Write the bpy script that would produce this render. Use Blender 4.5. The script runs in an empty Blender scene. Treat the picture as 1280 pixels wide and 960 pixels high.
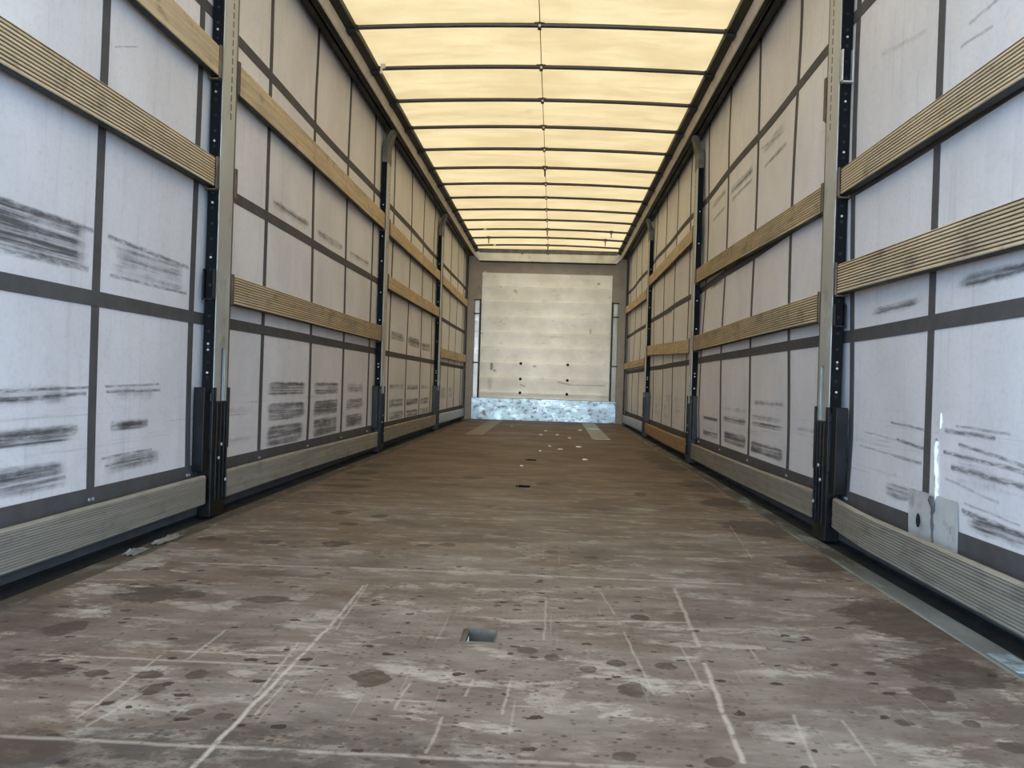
import bpy, bmesh, math, random
import numpy as np
from mathutils import Vector, Matrix

sc = bpy.context.scene
COL = sc.collection

# ------------------------------------------------------------------ camera
def make_camera():
    yaw, pitch, roll = 0.04745, -0.0007, 0.03135
    cy, sy = math.cos(yaw), math.sin(yaw)
    F = Vector((-sy*math.cos(pitch), cy*math.cos(pitch), math.sin(pitch)))
    R0 = Vector((cy, sy, 0)); U0 = R0.cross(F)
    R = R0*math.cos(roll) + U0*math.sin(roll)
    U = -R0*math.sin(roll) + U0*math.cos(roll)
    cd = bpy.data.cameras.new('camera'); cd.sensor_width = 36.0; cd.lens = 1087.5/1280*36.0
    cd.clip_start = 0.02
    co = bpy.data.objects.new('camera', cd); COL.objects.link(co)
    m = Matrix.Identity(4)
    for i in range(3):
        m[i][0] = R[i]; m[i][1] = U[i]; m[i][2] = -F[i]
    m.translation = Vector((0.146, -0.035, 0.577))
    co.matrix_world = m
    sc.camera = co
make_camera()

# ------------------------------------------------------------------ light: overcast sky, bluer and brighter toward the horizon
SKY_ZENITH = (2.55, 2.40, 2.20)
SKY_HORIZON = (2.75, 4.9, 8.0)
SKY_STRENGTH = 1.0
EXPOSURE = 0.48
def make_world():
    w = bpy.data.worlds.new('overcast_sky'); sc.world = w; w.use_nodes = True
    nt = w.node_tree; nt.nodes.clear()
    tc = nt.nodes.new('ShaderNodeTexCoord'); sp = nt.nodes.new('ShaderNodeSeparateXYZ')
    nt.links.new(tc.outputs['Generated'], sp.inputs[0])
    mr = nt.nodes.new('ShaderNodeMapRange'); mr.interpolation_type = 'SMOOTHSTEP'
    mr.inputs['From Min'].default_value = 0.0; mr.inputs['From Max'].default_value = 0.8
    nt.links.new(sp.outputs['Z'], mr.inputs['Value'])
    mx = nt.nodes.new('ShaderNodeMix'); mx.data_type = 'RGBA'
    mx.inputs[6].default_value = (*SKY_HORIZON, 1); mx.inputs[7].default_value = (*SKY_ZENITH, 1)
    nt.links.new(mr.outputs[0], mx.inputs[0])
    bg = nt.nodes.new('ShaderNodeBackground'); bg.inputs['Strength'].default_value = SKY_STRENGTH
    nt.links.new(mx.outputs[2], bg.inputs['Color'])
    out = nt.nodes.new('ShaderNodeOutputWorld'); nt.links.new(bg.outputs[0], out.inputs[0])
make_world()
def make_sun():
    # added fill sun behind the camera: brightens the front wall through the open rear doors
    ld = bpy.data.lights.new('front_wall_fill_sun', 'SUN'); ld.energy = 1.1; ld.angle = math.radians(12); ld.color = (0.95, 0.98, 1.0)
    o = bpy.data.objects.new('front_wall_fill_sun', ld); COL.objects.link(o)
    d = Vector((0.0, 1.0, -math.tan(math.radians(1.5))))
    o.rotation_euler = d.to_track_quat('-Z', 'Y').to_euler(); o.location = (0, -6, 3)
make_sun()
vs = sc.view_settings
sc.display_settings.display_device = 'sRGB'
vs.view_transform = 'Standard'; vs.look = 'None'; vs.gamma = 1.0; vs.use_curve_mapping = False
vs.exposure = EXPOSURE
sc.cycles.diffuse_bounces = 6
sc.cycles.max_bounces = 12
sc.cycles.caustics_reflective = False

# ------------------------------------------------------------------ helpers: nodes
def S2L(c):
    return tuple(((v/255.0)/12.92 if v/255.0 <= 0.04045 else ((v/255.0+0.055)/1.055)**2.4) for v in c)

class NT:
    def __init__(self, name):
        self.m = bpy.data.materials.new(name); self.m.use_nodes = True
        self.t = self.m.node_tree; self.t.nodes.clear()
        self.out = self.t.nodes.new('ShaderNodeOutputMaterial')
        self._pos = None
    def n(self, typ, **kw):
        nd = self.t.nodes.new(typ)
        for k, v in kw.items(): setattr(nd, k, v)
        return nd
    def link(self, a, b): self.t.links.new(a, b)
    def setin(self, sock, v):
        if hasattr(v, 'is_output') or isinstance(v, bpy.types.NodeSocket): self.link(v, sock)
        else:
            if isinstance(v, tuple) and len(v) == 3 and sock.type == 'RGBA': v = (*v, 1)
            sock.default_value = v
    def pos(self):
        if self._pos is None: self._pos = self.n('ShaderNodeNewGeometry').outputs['Position']
        return self._pos
    def scaled(self, sx, sy, sz, off=(0, 0, 0)):
        mp = self.n('ShaderNodeMapping'); mp.inputs['Scale'].default_value = (sx, sy, sz); mp.inputs['Location'].default_value = off
        self.link(self.pos(), mp.inputs['Vector']); return mp.outputs[0]
    def noise(self, vec, scale=1.0, detail=4.0, rough=0.55, dist=0.0):
        nd = self.n('ShaderNodeTexNoise'); nd.inputs['Scale'].default_value = scale
        nd.inputs['Detail'].default_value = detail; nd.inputs['Roughness'].default_value = rough
        nd.inputs['Distortion'].default_value = dist
        self.link(vec, nd.inputs['Vector']); return nd.outputs['Fac']
    def ramp(self, v, a, b, lo=0.0, hi=1.0):
        mr = self.n('ShaderNodeMapRange'); mr.interpolation_type = 'SMOOTHSTEP'
        self.setin(mr.inputs['Value'], v)
        mr.inputs['From Min'].default_value = a; mr.inputs['From Max'].default_value = b
        mr.inputs['To Min'].default_value = lo; mr.inputs['To Max'].default_value = hi
        return mr.outputs[0]
    def math(self, op, a, b=0.0, c=0.0):
        nd = self.n('ShaderNodeMath', operation=op)
        self.setin(nd.inputs[0], a); self.setin(nd.inputs[1], b)
        if op in ('MULTIPLY_ADD',): self.setin(nd.inputs[2], c)
        return nd.outputs[0]
    def mul(self, a, b): return self.math('MULTIPLY', a, b)
    def add(self, a, b): return self.math('ADD', a, b)
    def mix(self, f, a, b):
        nd = self.n('ShaderNodeMix', data_type='RGBA')
        self.setin(nd.inputs[0], f); self.setin(nd.inputs[6], a); self.setin(nd.inputs[7], b)
        return nd.outputs[2]
    def attr(self, name):
        nd = self.n('ShaderNodeAttribute', attribute_name=name); return nd.outputs['Fac']
    def bump(self, h, strength=0.3, dist=0.005):
        b = self.n('ShaderNodeBump'); b.inputs['Strength'].default_value = strength; b.inputs['Distance'].default_value = dist
        self.link(h, b.inputs['Height']); return b.outputs[0]
    def princ(self, color, rough=0.6, metal=0.0, normal=None, spec=0.5):
        p = self.n('ShaderNodeBsdfPrincipled')
        self.setin(p.inputs['Base Color'], color); self.setin(p.inputs['Roughness'], rough)
        self.setin(p.inputs['Metallic'], metal); self.setin(p.inputs['Specular IOR Level'], spec)
        if normal is not None: self.link(normal, p.inputs['Normal'])
        self.link(p.outputs[0], self.out.inputs[0]); return p

def seg_group():
    """distance from a point to a segment (2D, in a plane), tapered: returns a soft line mask"""
    g = bpy.data.node_groups.new('line_mask', 'ShaderNodeTree')
    itf = g.interface
    for nm, ty in (('P', 'NodeSocketVector'), ('A', 'NodeSocketVector'), ('D', 'NodeSocketVector'), ('InvLen2', 'NodeSocketFloat'), ('Width', 'NodeSocketFloat')):
        itf.new_socket(nm, in_out='INPUT', socket_type=ty)
    itf.new_socket('Mask', in_out='OUTPUT', socket_type='NodeSocketFloat')
    gi = g.nodes.new('NodeGroupInput'); go = g.nodes.new('NodeGroupOutput')
    L = g.links.new
    def vm(op): n = g.nodes.new('ShaderNodeVectorMath'); n.operation = op; return n
    sub = vm('SUBTRACT'); L(gi.outputs['P'], sub.inputs[0]); L(gi.outputs['A'], sub.inputs[1])
    dot = vm('DOT_PRODUCT'); L(sub.outputs[0], dot.inputs[0]); L(gi.outputs['D'], dot.inputs[1])
    mu = g.nodes.new('ShaderNodeMath'); mu.operation = 'MULTIPLY'; mu.use_clamp = True
    L(dot.outputs['Value'], mu.inputs[0]); L(gi.outputs['InvLen2'], mu.inputs[1])
    sc_ = vm('SCALE'); L(gi.outputs['D'], sc_.inputs[0]); L(mu.outputs[0], sc_.inputs['Scale'])
    s2 = vm('SUBTRACT'); L(sub.outputs[0], s2.inputs[0]); L(sc_.outputs[0], s2.inputs[1])
    ln = vm('LENGTH'); L(s2.outputs[0], ln.inputs[0])
    dv = g.nodes.new('ShaderNodeMath'); dv.operation = 'DIVIDE'; L(ln.outputs['Value'], dv.inputs[0]); L(gi.outputs['Width'], dv.inputs[1])
    mr = g.nodes.new('ShaderNodeMapRange'); mr.interpolation_type = 'SMOOTHSTEP'
    mr.inputs['From Min'].default_value = 0.1; mr.inputs['From Max'].default_value = 1.15
    mr.inputs['To Min'].default_value = 1.0; mr.inputs['To Max'].default_value = 0.0
    L(dv.outputs[0], mr.inputs['Value']); L(mr.outputs[0], go.inputs[0])
    return g
SEG = seg_group()
def line_masks(nt, p, segs):
    """segs: ((a vec3), (b vec3), width, strength)"""
    acc = None
    for a, b, w, s in segs:
        d = Vector(b) - Vector(a)
        n = nt.n('ShaderNodeGroup'); n.node_tree = SEG
        nt.link(p, n.inputs['P']); n.inputs['A'].default_value = a; n.inputs['D'].default_value = d
        n.inputs['InvLen2'].default_value = 1.0/max(d.length_squared, 1e-9); n.inputs['Width'].default_value = w
        v = nt.mul(n.outputs[0], s)
        acc = v if acc is None else nt.math('MAXIMUM', acc, v)
    return acc

# ------------------------------------------------------------------ helpers: objects
def tag(o, label=None, cat=None, group=None, kind=None):
    if label: o['label'] = label
    if cat: o['category'] = cat
    if group: o['group'] = group
    if kind: o['kind'] = kind
    return o
def wloc(o):
    l = Vector((0, 0, 0))
    while o is not None: l += o.location; o = o.parent
    return l
def empty(name, loc):
    o = bpy.data.objects.new(name, None); COL.objects.link(o); o.location = loc; o.empty_display_size = 0.1
    return o

class MB:
    """collects shapes in world coordinates; build() links them as one mesh object"""
    def __init__(self): self.v = []; self.f = []; self.sm = []
    def poly(self, pts, smooth=False):
        i = len(self.v); self.v += [tuple(p) for p in pts]; self.f.append(tuple(range(i, i+len(pts)))); self.sm.append(smooth)
    def faces(self, vs, fs, smooth=False):
        i = len(self.v); self.v += [tuple(p) for p in vs]
        for f in fs: self.f.append(tuple(i+k for k in f)); self.sm.append(smooth)
    def box(self, x0, x1, y0, y1, z0, z1, bev=0.0):
        x0, x1 = sorted((x0, x1)); y0, y1 = sorted((y0, y1)); z0, z1 = sorted((z0, z1))
        if bev <= 0:
            V = [(x, y, z) for x in (x0, x1) for y in (y0, y1) for z in (z0, z1)]
            self.faces(V, [(0, 1, 3, 2), (4, 6, 7, 5), (0, 4, 5, 1), (2, 3, 7, 6), (0, 2, 6, 4), (1, 5, 7, 3)])
        else:
            bm = bmesh.new(); bmesh.ops.create_cube(bm, size=1)
            for v in bm.verts:
                v.co = ((x0+x1)/2+v.co.x*(x1-x0), (y0+y1)/2+v.co.y*(y1-y0), (z0+z1)/2+v.co.z*(z1-z0))
            bmesh.ops.bevel(bm, geom=list(bm.edges), offset=bev, segments=2, affect='EDGES', profile=0.5)
            self.bm(bm)
        return self
    def bm(self, bm, smooth=False):
        bm.verts.ensure_lookup_table(); i = len(self.v)
        for k, v in enumerate(bm.verts): v.index = k
        self.v += [tuple(v.co) for v in bm.verts]
        for f in bm.faces: self.f.append(tuple(i+v.index for v in f.verts)); self.sm.append(smooth)
        bm.free()
    def extrude_y(self, prof, ys, off=None, cap=True, closed=True, smooth=False):
        """prof: list of (x,z); ys: list of y; off(t,y)->(dx,dz)"""
        n = len(prof); base = len(self.v)
        for k, y in enumerate(ys):
            dx, dz = off(k/(len(ys)-1), y) if off else (0, 0)
            self.v += [(x+dx, y, z+dz) for x, z in prof]
        m = n if closed else n-1
        for k in range(len(ys)-1):
            a = base+k*n; b = a+n
            for j in range(m):
                j2 = (j+1) % n
                self.f.append((a+j, a+j2, b+j2, b+j)); self.sm.append(smooth)
        if cap and closed:
            self.f.append(tuple(base+j for j in range(n))); self.sm.append(False)
            b = base+(len(ys)-1)*n
            self.f.append(tuple(b+j for j in reversed(range(n)))); self.sm.append(False)
        return self
    def tube(self, pts, r, seg=10, cap=True):
        pts = [Vector(p) for p in pts]; rings = []
        for k, p in enumerate(pts):
            d = (pts[min(k+1, len(pts)-1)]-pts[max(k-1, 0)]).normalized()
            up = Vector((0, 0, 1)) if abs(d.z) < 0.9 else Vector((0, 1, 0))
            a = d.cross(up).normalized(); b = a.cross(d).normalized()
            rr = r[k] if isinstance(r, (list, tuple)) else r
            rings.append([tuple(p+a*math.cos(2*math.pi*j/seg)*rr+b*math.sin(2*math.pi*j/seg)*rr) for j in range(seg)])
        V = [v for rg in rings for v in rg]; Fs = []
        for k in range(len(pts)-1):
            for j in range(seg):
                j2 = (j+1) % seg; Fs.append((k*seg+j, k*seg+j2, (k+1)*seg+j2, (k+1)*seg+j))
        self.faces(V, Fs, True)
        if cap:
            self.poly(list(reversed(rings[0]))); self.poly(rings[-1])
        return self
    def build(self, name, mat, parent=None, loc=None, recalc=True):
        me = bpy.data.meshes.new(name)
        o = bpy.data.objects.new(name, me); COL.objects.link(o)
        if parent is not None:
            o.parent = parent; base = wloc(parent)
            if loc is not None: o.location = Vector(loc)-base; base = Vector(loc)
        else:
            base = Vector(loc) if loc is not None else Vector((0, 0, 0)); o.location = base
        me.from_pydata([(x-base.x, y-base.y, z-base.z) for x, y, z in self.v], [], self.f)
        me.polygons.foreach_set('use_smooth', self.sm)
        if recalc:
            bm = bmesh.new(); bm.from_mesh(me); bmesh.ops.recalc_face_normals(bm, faces=bm.faces); bm.to_mesh(me); bm.free()
        me.materials.append(mat); me.update()
        return o
def struct(o): o['kind'] = 'structure'; return o

def copy_tree(o, parent=None):
    c = o.copy(); COL.objects.link(c)
    if parent is not None: c.parent = parent
    for ch in list(o.children): copy_tree(ch, c)
    return c

# ------------------------------------------------------------------ dimensions (metres)
LEN = 13.6; XC = 1.27; HC = 2.60
POST_Y = (3.41, 6.81, 10.21)          # rear edge of each pair of posts
STRAPS = {-1: [0.95, 1.77, 2.59, 3.31, 4.13, 4.95, 5.76, 6.57, 7.40, 8.30, 9.13, 9.95, 10.77, 11.6, 12.4, 13.2],
          1: [0.97, 1.80, 2.63, 3.345, 4.18, 5.01, 5.83, 6.64, 7.45, 8.27, 9.1, 9.9, 10.72, 11.55, 12.35, 13.2]}
BANDS = (0.7985, 1.353, 2.032)

def sheet(s, y, z):
    """how far the slack curtain bulges inward from the plane |x| = XC"""
    if s > 0:
        a = 0.010*math.sin(z*2.6+0.6)*math.sin(y*1.15+0.4) + 0.006*math.sin(y*3.1+z*1.3)
        a += 0.013*math.exp(-((z-0.95)/0.45)**2)*math.exp(-((y-5.3)/1.6)**2)
    else:
        a = 0.006*math.sin(z*2.2+0.3)*math.sin(y*1.3+1.0) + 0.003*math.sin(y*2.9+z)
    fade = min(1, z/0.4)*min(1, max(0, (2.6-z)/0.4))
    return a*fade - 0.004
def cx(s, y, z): return s*(XC-sheet(s, y, z))

# ------------------------------------------------------------------ materials
def mat_plain(name, rgb, rough=0.6, metal=0.0, var=0.25, nscale=8.0, stretch=(1, 1, 1), spec=0.5, bump=0.0, dirt=None, dirt_amt=0.5, dscale=5):
    nt = NT(name); c = S2L(rgb)
    v = nt.noise(nt.scaled(*stretch), nscale, 5)
    dark = tuple(x*(1-var) for x in c); lite = tuple(min(1, x*(1+var)) for x in c)
    col = nt.mix(nt.ramp(v, 0.3, 0.7), dark, lite)
    if dirt:
        d = nt.noise(nt.scaled(*stretch, off=(3.1, 1.7, 0.4)), dscale, 6, 0.65)
        col = nt.mix(nt.ramp(d, 0.5, 0.68, 0, dirt_amt), col, S2L(dirt))
    nrm = nt.bump(v, bump, 0.003) if bump else None
    nt.princ(col, nt.ramp(v, 0.3, 0.7, rough*0.85, min(1, rough*1.15)), metal, nrm, spec)
    return nt.m

def mat_curtain(name, s):
    nt = NT(name); p = nt.pos()
    base = S2L((229, 225, 223))
    cloud = nt.noise(nt.scaled(1, 1.2, 1.0), 1.6, 5, 0.6)
    col = nt.mix(nt.ramp(cloud, 0.3, 0.7), tuple(x*0.90 for x in base), tuple(min(1, x*1.05) for x in base))
    drip = nt.noise(nt.scaled(1, 14, 0.8), 2.0, 6, 0.7)
    col = nt.mix(nt.ramp(drip, 0.52, 0.8, 0, 0.22), col, S2L((120, 116, 118)))
    fine = nt.noise(nt.scaled(1, 30, 40), 2.0, 4, 0.6)
    col = nt.mix(nt.ramp(fine, 0.45, 0.75, 0, 0.10), col, S2L((95, 92, 94)))
    # rubbing marks left by the loads: drawn-out dark streaks inside worn rows
    st = nt.noise(nt.scaled(1, 0.9, 85), 1.0, 6, 0.75)
    body = nt.noise(nt.scaled(1, 3.5, 16), 1.0, 6, 0.7)
    a = nt.attr('scuff')
    f = nt.add(nt.mul(st, 0.66), nt.mul(body, 0.34))
    rag = nt.noise(nt.scaled(1, 7, 9, off=(0, 3, 1)), 1.0, 5, 0.7)
    a2 = nt.ramp(nt.add(a, nt.mul(nt.math('SUBTRACT', rag, 0.5), 0.9)), 0.12, 0.80)
    m1 = nt.mul(a2, nt.ramp(f, 0.38, 0.60, 0.16, 1.0))
    m = nt.math('MINIMUM', m1, 0.9)
    col = nt.mix(m, col, S2L((50, 49, 52)))
    # light general rubbing at low height
    lo = nt.mul(nt.attr('lowrub'), nt.ramp(st, 0.56, 0.72))
    col = nt.mix(nt.mul(lo, 0.5), col, S2L((70, 68, 70)))
    if s > 0:
        X = XC
        L = [((2.94, .486), (2.665, .476), .006, .8), ((3.2, .441), (2.88, .430), .005, .45), ((2.88, .432), (2.661, .418), .008, .9), ((3.25, .387), (2.9, .379), .005, .5), ((2.9, .379), (2.675, .372), .008, .7),
             ((2.51, .482), (2.225, .477), .009, .85), ((2.44, .498), (2.15, .490), .006, .6), ((2.515, .420), (2.02, .402), .008, .9), ((2.46, .380), (2.02, .368), .012, .85), ((2.42, .449), (2.02, .412), .007, .8),
             ((2.50, .345), (2.2, .315), .006, .4), ((2.39, .268), (1.98, .245), .011, .95), ((2.38, .29), (2.1, .275), .005, .5), ((4.94, 1.945), (4.45, 1.90), .008, .5), ((4.74, 1.82), (4.36, 1.81), .01, .55),
             ((2.55, 1.86), (2.1, 1.80), .008, .35), ((2.45, 1.62), (2.0, 1.62), .008, .55), ((2.5, 1.575), (2.32, 1.56), .007, .5), ((3.1, 1.78), (2.75, 1.72), .012, .25)]
    else:
        L = [((2.60, .525), (2.0, .512), .006, .9), ((2.55, .505), (2.0, .487), .009, .9), ((3.05, .534), (2.67, .527), .006, .7), ((3.06, .513), (2.68, .510), .007, .8), ((2.5, .398), (2.0, .392), .02, .75), ((2.96, .399), (2.72, .396), .02, .7),
             ((2.56, 1.003), (2.0, 1.006), .010, .85), ((3.27, .985), (2.66, 1.003), .010, .85), ((2.54, .882), (2.0, .876), .012, .75), ((3.26, .884), (2.68, .882), .008, .75), ((2.8, 1.66), (2.65, 1.60), .004, .5), ((2.35, 1.76), (2.2, 1.80), .006, .4),
             ((3.0, .303), (2.66, .298), .007, .7), ((2.42, .30), (2.05, .288), .014, .6), ((3.02, .275), (2.68, .272), .006, .6), ((2.45, .262), (2.05, .256), .008, .6)]
    wob = nt.noise(nt.scaled(1, 3, 3), 2.5, 3)
    cmb = nt.n('ShaderNodeCombineXYZ'); sp = nt.n('ShaderNodeSeparateXYZ'); nt.link(p, sp.inputs[0])
    nt.link(sp.outputs['Y'], cmb.inputs['Y'])
    nt.link(nt.add(sp.outputs['Z'], nt.mul(nt.math('SUBTRACT', wob, 0.5), 0.008)), cmb.inputs['Z'])
    lm = line_masks(nt, cmb.outputs[0], [((0, a_[0], a_[1]), (0, b_[0], b_[1]), w, k) for a_, b_, w, k in L])
    brk = nt.ramp(nt.noise(nt.scaled(1, 12, 60), 1.5, 5, 0.7), 0.30, 0.62, 0.12, 1.0)
    col = nt.mix(nt.mul(nt.mul(lm, brk), 0.9), col, S2L((45, 43, 46)))
    wr = nt.noise(nt.scaled(1, 1.5, 1.5), 2.2, 4, 0.5)
    pb = nt.princ(col, 0.5, 0, nt.bump(wr, 0.25, 0.02), 0.4)
    return nt.m

def mat_strap(name):
    nt = NT(name)
    v = nt.noise(nt.scaled(1, 6, 6), 2, 5)
    w = nt.noise(nt.scaled(1, 90, 90), 2, 2)
    col = nt.mix(nt.ramp(v, 0.3, 0.75), S2L((80, 77, 75)), S2L((90, 87, 85)))
    nt.princ(col, 0.75, 0, nt.bump(w, 0.3, 0.001), 0.25); return nt.m

def mat_board(name, base, dark, grey=0.5, grime=0.5, groove=(70, 60, 46), gamt=0.85):
    nt = NT(name)
    g = nt.noise(nt.scaled(1, 0.9, 42), 1.6, 6, 0.65, 0.6)
    col = nt.mix(nt.ramp(g, 0.3, 0.72), S2L(dark), S2L(base))
    w = nt.noise(nt.scaled(1, 1.1, 3.0), 1.7, 5, 0.6)
    col = nt.mix(nt.ramp(w, 0.40, 0.7, 0, grey), col, S2L((150, 144, 132)))
    d = nt.noise(nt.scaled(1, 4, 9, off=(2, 5, 1)), 1.3, 6, 0.7)
    col = nt.mix(nt.ramp(d, 0.50, 0.72, 0, grime), col, S2L((78, 72, 64)))
    e = nt.noise(nt.scaled(1, 2.2, 2.0, off=(5, 1, 1)), 2.0, 6, 0.7)
    col = nt.mix(nt.ramp(e, 0.60, 0.74, 0, grime), col, S2L((64, 57, 48)))
    col = nt.mix(nt.mul(nt.attr('groove'), gamt), col, S2L(groove))  # darkens groove bottoms to carry the shade between the ribs
    nt.princ(col, 0.72, 0, nt.bump(g, 0.25, 0.002), 0.3); return nt.m

def mat_metal(name, rgb, rough=0.45, metal=0.85, dirt=(60, 55, 50), dirt_amt=0.5, scale=6, stretch=(1, 1, 1), spots=None, dth=(0.54, 0.70), clean_y=None):
    nt = NT(name)
    a = nt.noise(nt.scaled(*stretch), scale, 6, 0.6)
    col = nt.mix(nt.ramp(a, 0.35, 0.7), tuple(x*0.8 for x in S2L(rgb)), S2L(rgb))
    d = nt.noise(nt.scaled(*stretch, off=(7, 2, 3)), scale*1.7, 7, 0.68)
    dm = nt.ramp(d, dth[0], dth[1], 0, dirt_amt)
    if clean_y:      # wiped clean by the wheels near the doors
        sp = nt.n('ShaderNodeSeparateXYZ'); nt.link(nt.pos(), sp.inputs[0])
        dm = nt.mul(dm, nt.ramp(nt.add(sp.outputs['Y'], nt.mul(a, 1.2)), clean_y, clean_y+1.0, 0.25, 1.0))
    col = nt.mix(dm, col, S2L(dirt))
    mm = nt.math('MULTIPLY', nt.math('SUBTRACT', 1.0, dm), metal)
    if spots:
        e = nt.noise(nt.scaled(1, 1, 1, off=(1, 4, 2)), spots, 3, 0.5)
        col = nt.mix(nt.ramp(e, 0.635, 0.69, 0, 0.75), col, S2L((48, 44, 40)))
    nt.princ(col, nt.ramp(a, 0.3, 0.7, rough*0.8, min(1, rough*1.3)), mm, nt.bump(a, 0.12, 0.003), 0.5); return nt.m

def mat_floor():
    nt = NT('worn_brown_plywood'); p = nt.pos()
    grain = nt.noise(nt.scaled(1.0, 2.6, 1), 4.0, 8, 0.72, 0.3)
    mott = nt.noise(nt.scaled(1, 1.3, 1), 1.5, 8, 0.66)
    col = nt.mix(nt.ramp(grain, 0.3, 0.72), S2L((92, 74, 58)), S2L((118, 98, 79)))
    fib = nt.noise(nt.scaled(3.5, 40, 1), 1.0, 6, 0.7, 0.4)
    col = nt.mix(nt.ramp(fib, 0.35, 0.75, 0, 0.35), col, S2L((132, 114, 94)))
    # surface film worn off down to grey wood, mostly near the doors
    wear = nt.attr('wear')
    wn = nt.noise(nt.scaled(1.0, 1.5, 1, off=(4, 1, 0)), 1.9, 9, 0.70)
    wm = nt.ramp(nt.add(nt.mul(wear, 0.55), nt.mul(wn, 0.9)), 0.55, 0.98)
    greyw = nt.mix(nt.ramp(grain, 0.3, 0.7), S2L((108, 100, 92)), S2L((142, 135, 126)))
    col = nt.mix(nt.mul(wm, 0.85), col, greyw)
    # reddish film left in islands
    rd = nt.noise(nt.scaled(1.5, 2.2, 1, off=(6, 6, 0)), 1.6, 8, 0.7)
    col = nt.mix(nt.ramp(rd, 0.50, 0.64, 0, 0.55), col, S2L((92, 72, 62)))
    # paler rubbed patches with ragged edges
    pl = nt.noise(nt.scaled(2.4, 5.0, 1, off=(9, 3, 0)), 1.9, 9, 0.74, 0.2)
    col = nt.mix(nt.mul(nt.ramp(pl, 0.52, 0.62), nt.mul(nt.add(wear, 0.06), 0.72)), col, S2L((178, 171, 159)))
    pe = nt.noise(nt.scaled(5, 8, 1, off=(2, 7, 0)), 1.7, 8, 0.75)
    col = nt.mix(nt.mul(nt.ramp(pe, 0.56, 0.64), nt.mul(nt.attr('edgewear'), 0.8)), col, S2L((194, 184, 164)))
    dk = nt.noise(nt.scaled(1.3, 2.6, 1, off=(1, 8, 0)), 1.7, 8, 0.70)
    col = nt.mix(nt.ramp(dk, 0.50, 0.70, 0, 0.6), col, S2L((74, 62, 54)))
    col = nt.mix(nt.mul(nt.attr('edgewear'), nt.ramp(mott, 0.45, 0.65, 0, 0.55)), col, S2L((70, 57, 48)))
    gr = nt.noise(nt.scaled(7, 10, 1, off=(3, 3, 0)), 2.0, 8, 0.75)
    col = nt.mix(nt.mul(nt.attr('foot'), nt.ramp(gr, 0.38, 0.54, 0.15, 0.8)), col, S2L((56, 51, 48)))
    # panel joints
    sp = nt.n('ShaderNodeSeparateXYZ'); nt.link(p, sp.inputs[0])
    # scratches
    SEGS = [(-0.354, 1.983, -0.364, 1.214), (-0.364, 2.371, -0.354, 1.983), (-0.389, 1.831, -0.371, 1.508), (-0.34, 1.597, -0.342, 1.424), (-0.357, 2.392, -0.334, 1.939), (-0.575, 1.901, -0.574, 1.673), (-0.636, 1.737, -0.625, 1.374), (-0.574, 1.493, -0.591, 1.344), (-0.109, 1.607, -0.114, 1.476), (-0.027, 1.451, -0.031, 1.311), (0.007, 1.646, 0.003, 1.559), (0.083, 1.671, 0.074, 1.479), (0.145, 2.324, 0.143, 1.932), (0.295, 2.414, 0.322, 2.165), (0.33, 2.025, 0.353, 1.619), (0.513, 2.492, 0.491, 1.936), (0.448, 1.93, 0.452, 1.663), (0.483, 1.817, 0.458, 1.332), (0.604, 1.972, 0.604, 1.819), (0.592, 1.542, 0.567, 1.325), (0.674, 1.527, 0.666, 1.348), (0.915, 3.715, 0.849, 3.0), (-0.867, 1.676, -0.268, 1.678), (-0.642, 1.736, -0.378, 1.738), (-0.961, 2.568, -0.472, 2.583), (0.044, 2.083, 0.497, 2.135), (0.09, 1.522, 0.133, 1.52), (-1.1, 1.285, 1.1, 1.30), (-0.45, 2.592, 0.72, 2.588), (-1.1, 3.885, 1.1, 3.885)]
    wob = nt.noise(nt.scaled(4, 4, 0), 3, 3)
    off = nt.n('ShaderNodeCombineXYZ'); nt.link(nt.add(sp.outputs['X'], nt.mul(nt.math('SUBTRACT', wob, 0.5), 0.012)), off.inputs['X'])
    nt.link(nt.add(sp.outputs['Y'], nt.mul(nt.math('SUBTRACT', wob, 0.5), 0.012)), off.inputs['Y'])
    segs = []
    for i, (x0, y0, x1, y1) in enumerate(SEGS):
        w = 0.0065 if i in (0, 1) else (0.0075 if i in (17, 15) else {22: .008, 23: .007, 24: .012, 25: .008, 26: .006, 27: .009, 28: .015, 29: .024}.get(i, .0045))
        k = {0: .85, 1: .8, 17: .85, 15: .7, 28: .65, 27: .5, 29: .3}.get(i, .5)
        segs.append(((x0, y0, 0), (x1, y1, 0), w, k))
    lm = line_masks(nt, off.outputs[0], segs)
    brk = nt.ramp(nt.noise(nt.scaled(18, 18, 0), 1.5, 5, 0.7), 0.34, 0.52, 0.15, 1)
    scr = nt.mul(lm, brk)
    # faint hairline scratches along the trailer
    hs = nt.noise(nt.scaled(90, 2.2, 1), 1.0, 3, 0.5)
    hair = nt.mul(nt.ramp(hs, 0.66, 0.72), nt.mul(wear, 0.22))
    hs2 = nt.noise(nt.scaled(2.5, 110, 1), 1.0, 3, 0.5)
    hair = nt.add(hair, nt.mul(nt.ramp(hs2, 0.67, 0.73), nt.mul(wear, 0.10)))
    # oil and water stains
    edge = nt.noise(nt.scaled(7, 11, 1), 1.6, 8, 0.72)
    edge2 = nt.noise(nt.scaled(12, 16, 1, off=(5, 1, 0)), 2.0, 6, 0.7)
    stn = nt.ramp(nt.add(nt.attr('stain'), nt.mul(nt.math('SUBTRACT', edge, 0.5), 1.35)), 0.44, 0.56)
    col = nt.mix(nt.mul(stn, nt.ramp(edge2, 0.3, 0.6, 0.55, 0.85)), col, S2L((66, 54, 44)))
    lt = nt.ramp(nt.add(nt.attr('chipped'), nt.mul(nt.math('SUBTRACT', edge, 0.5), 2.6)), 0.55, 0.75)
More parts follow.
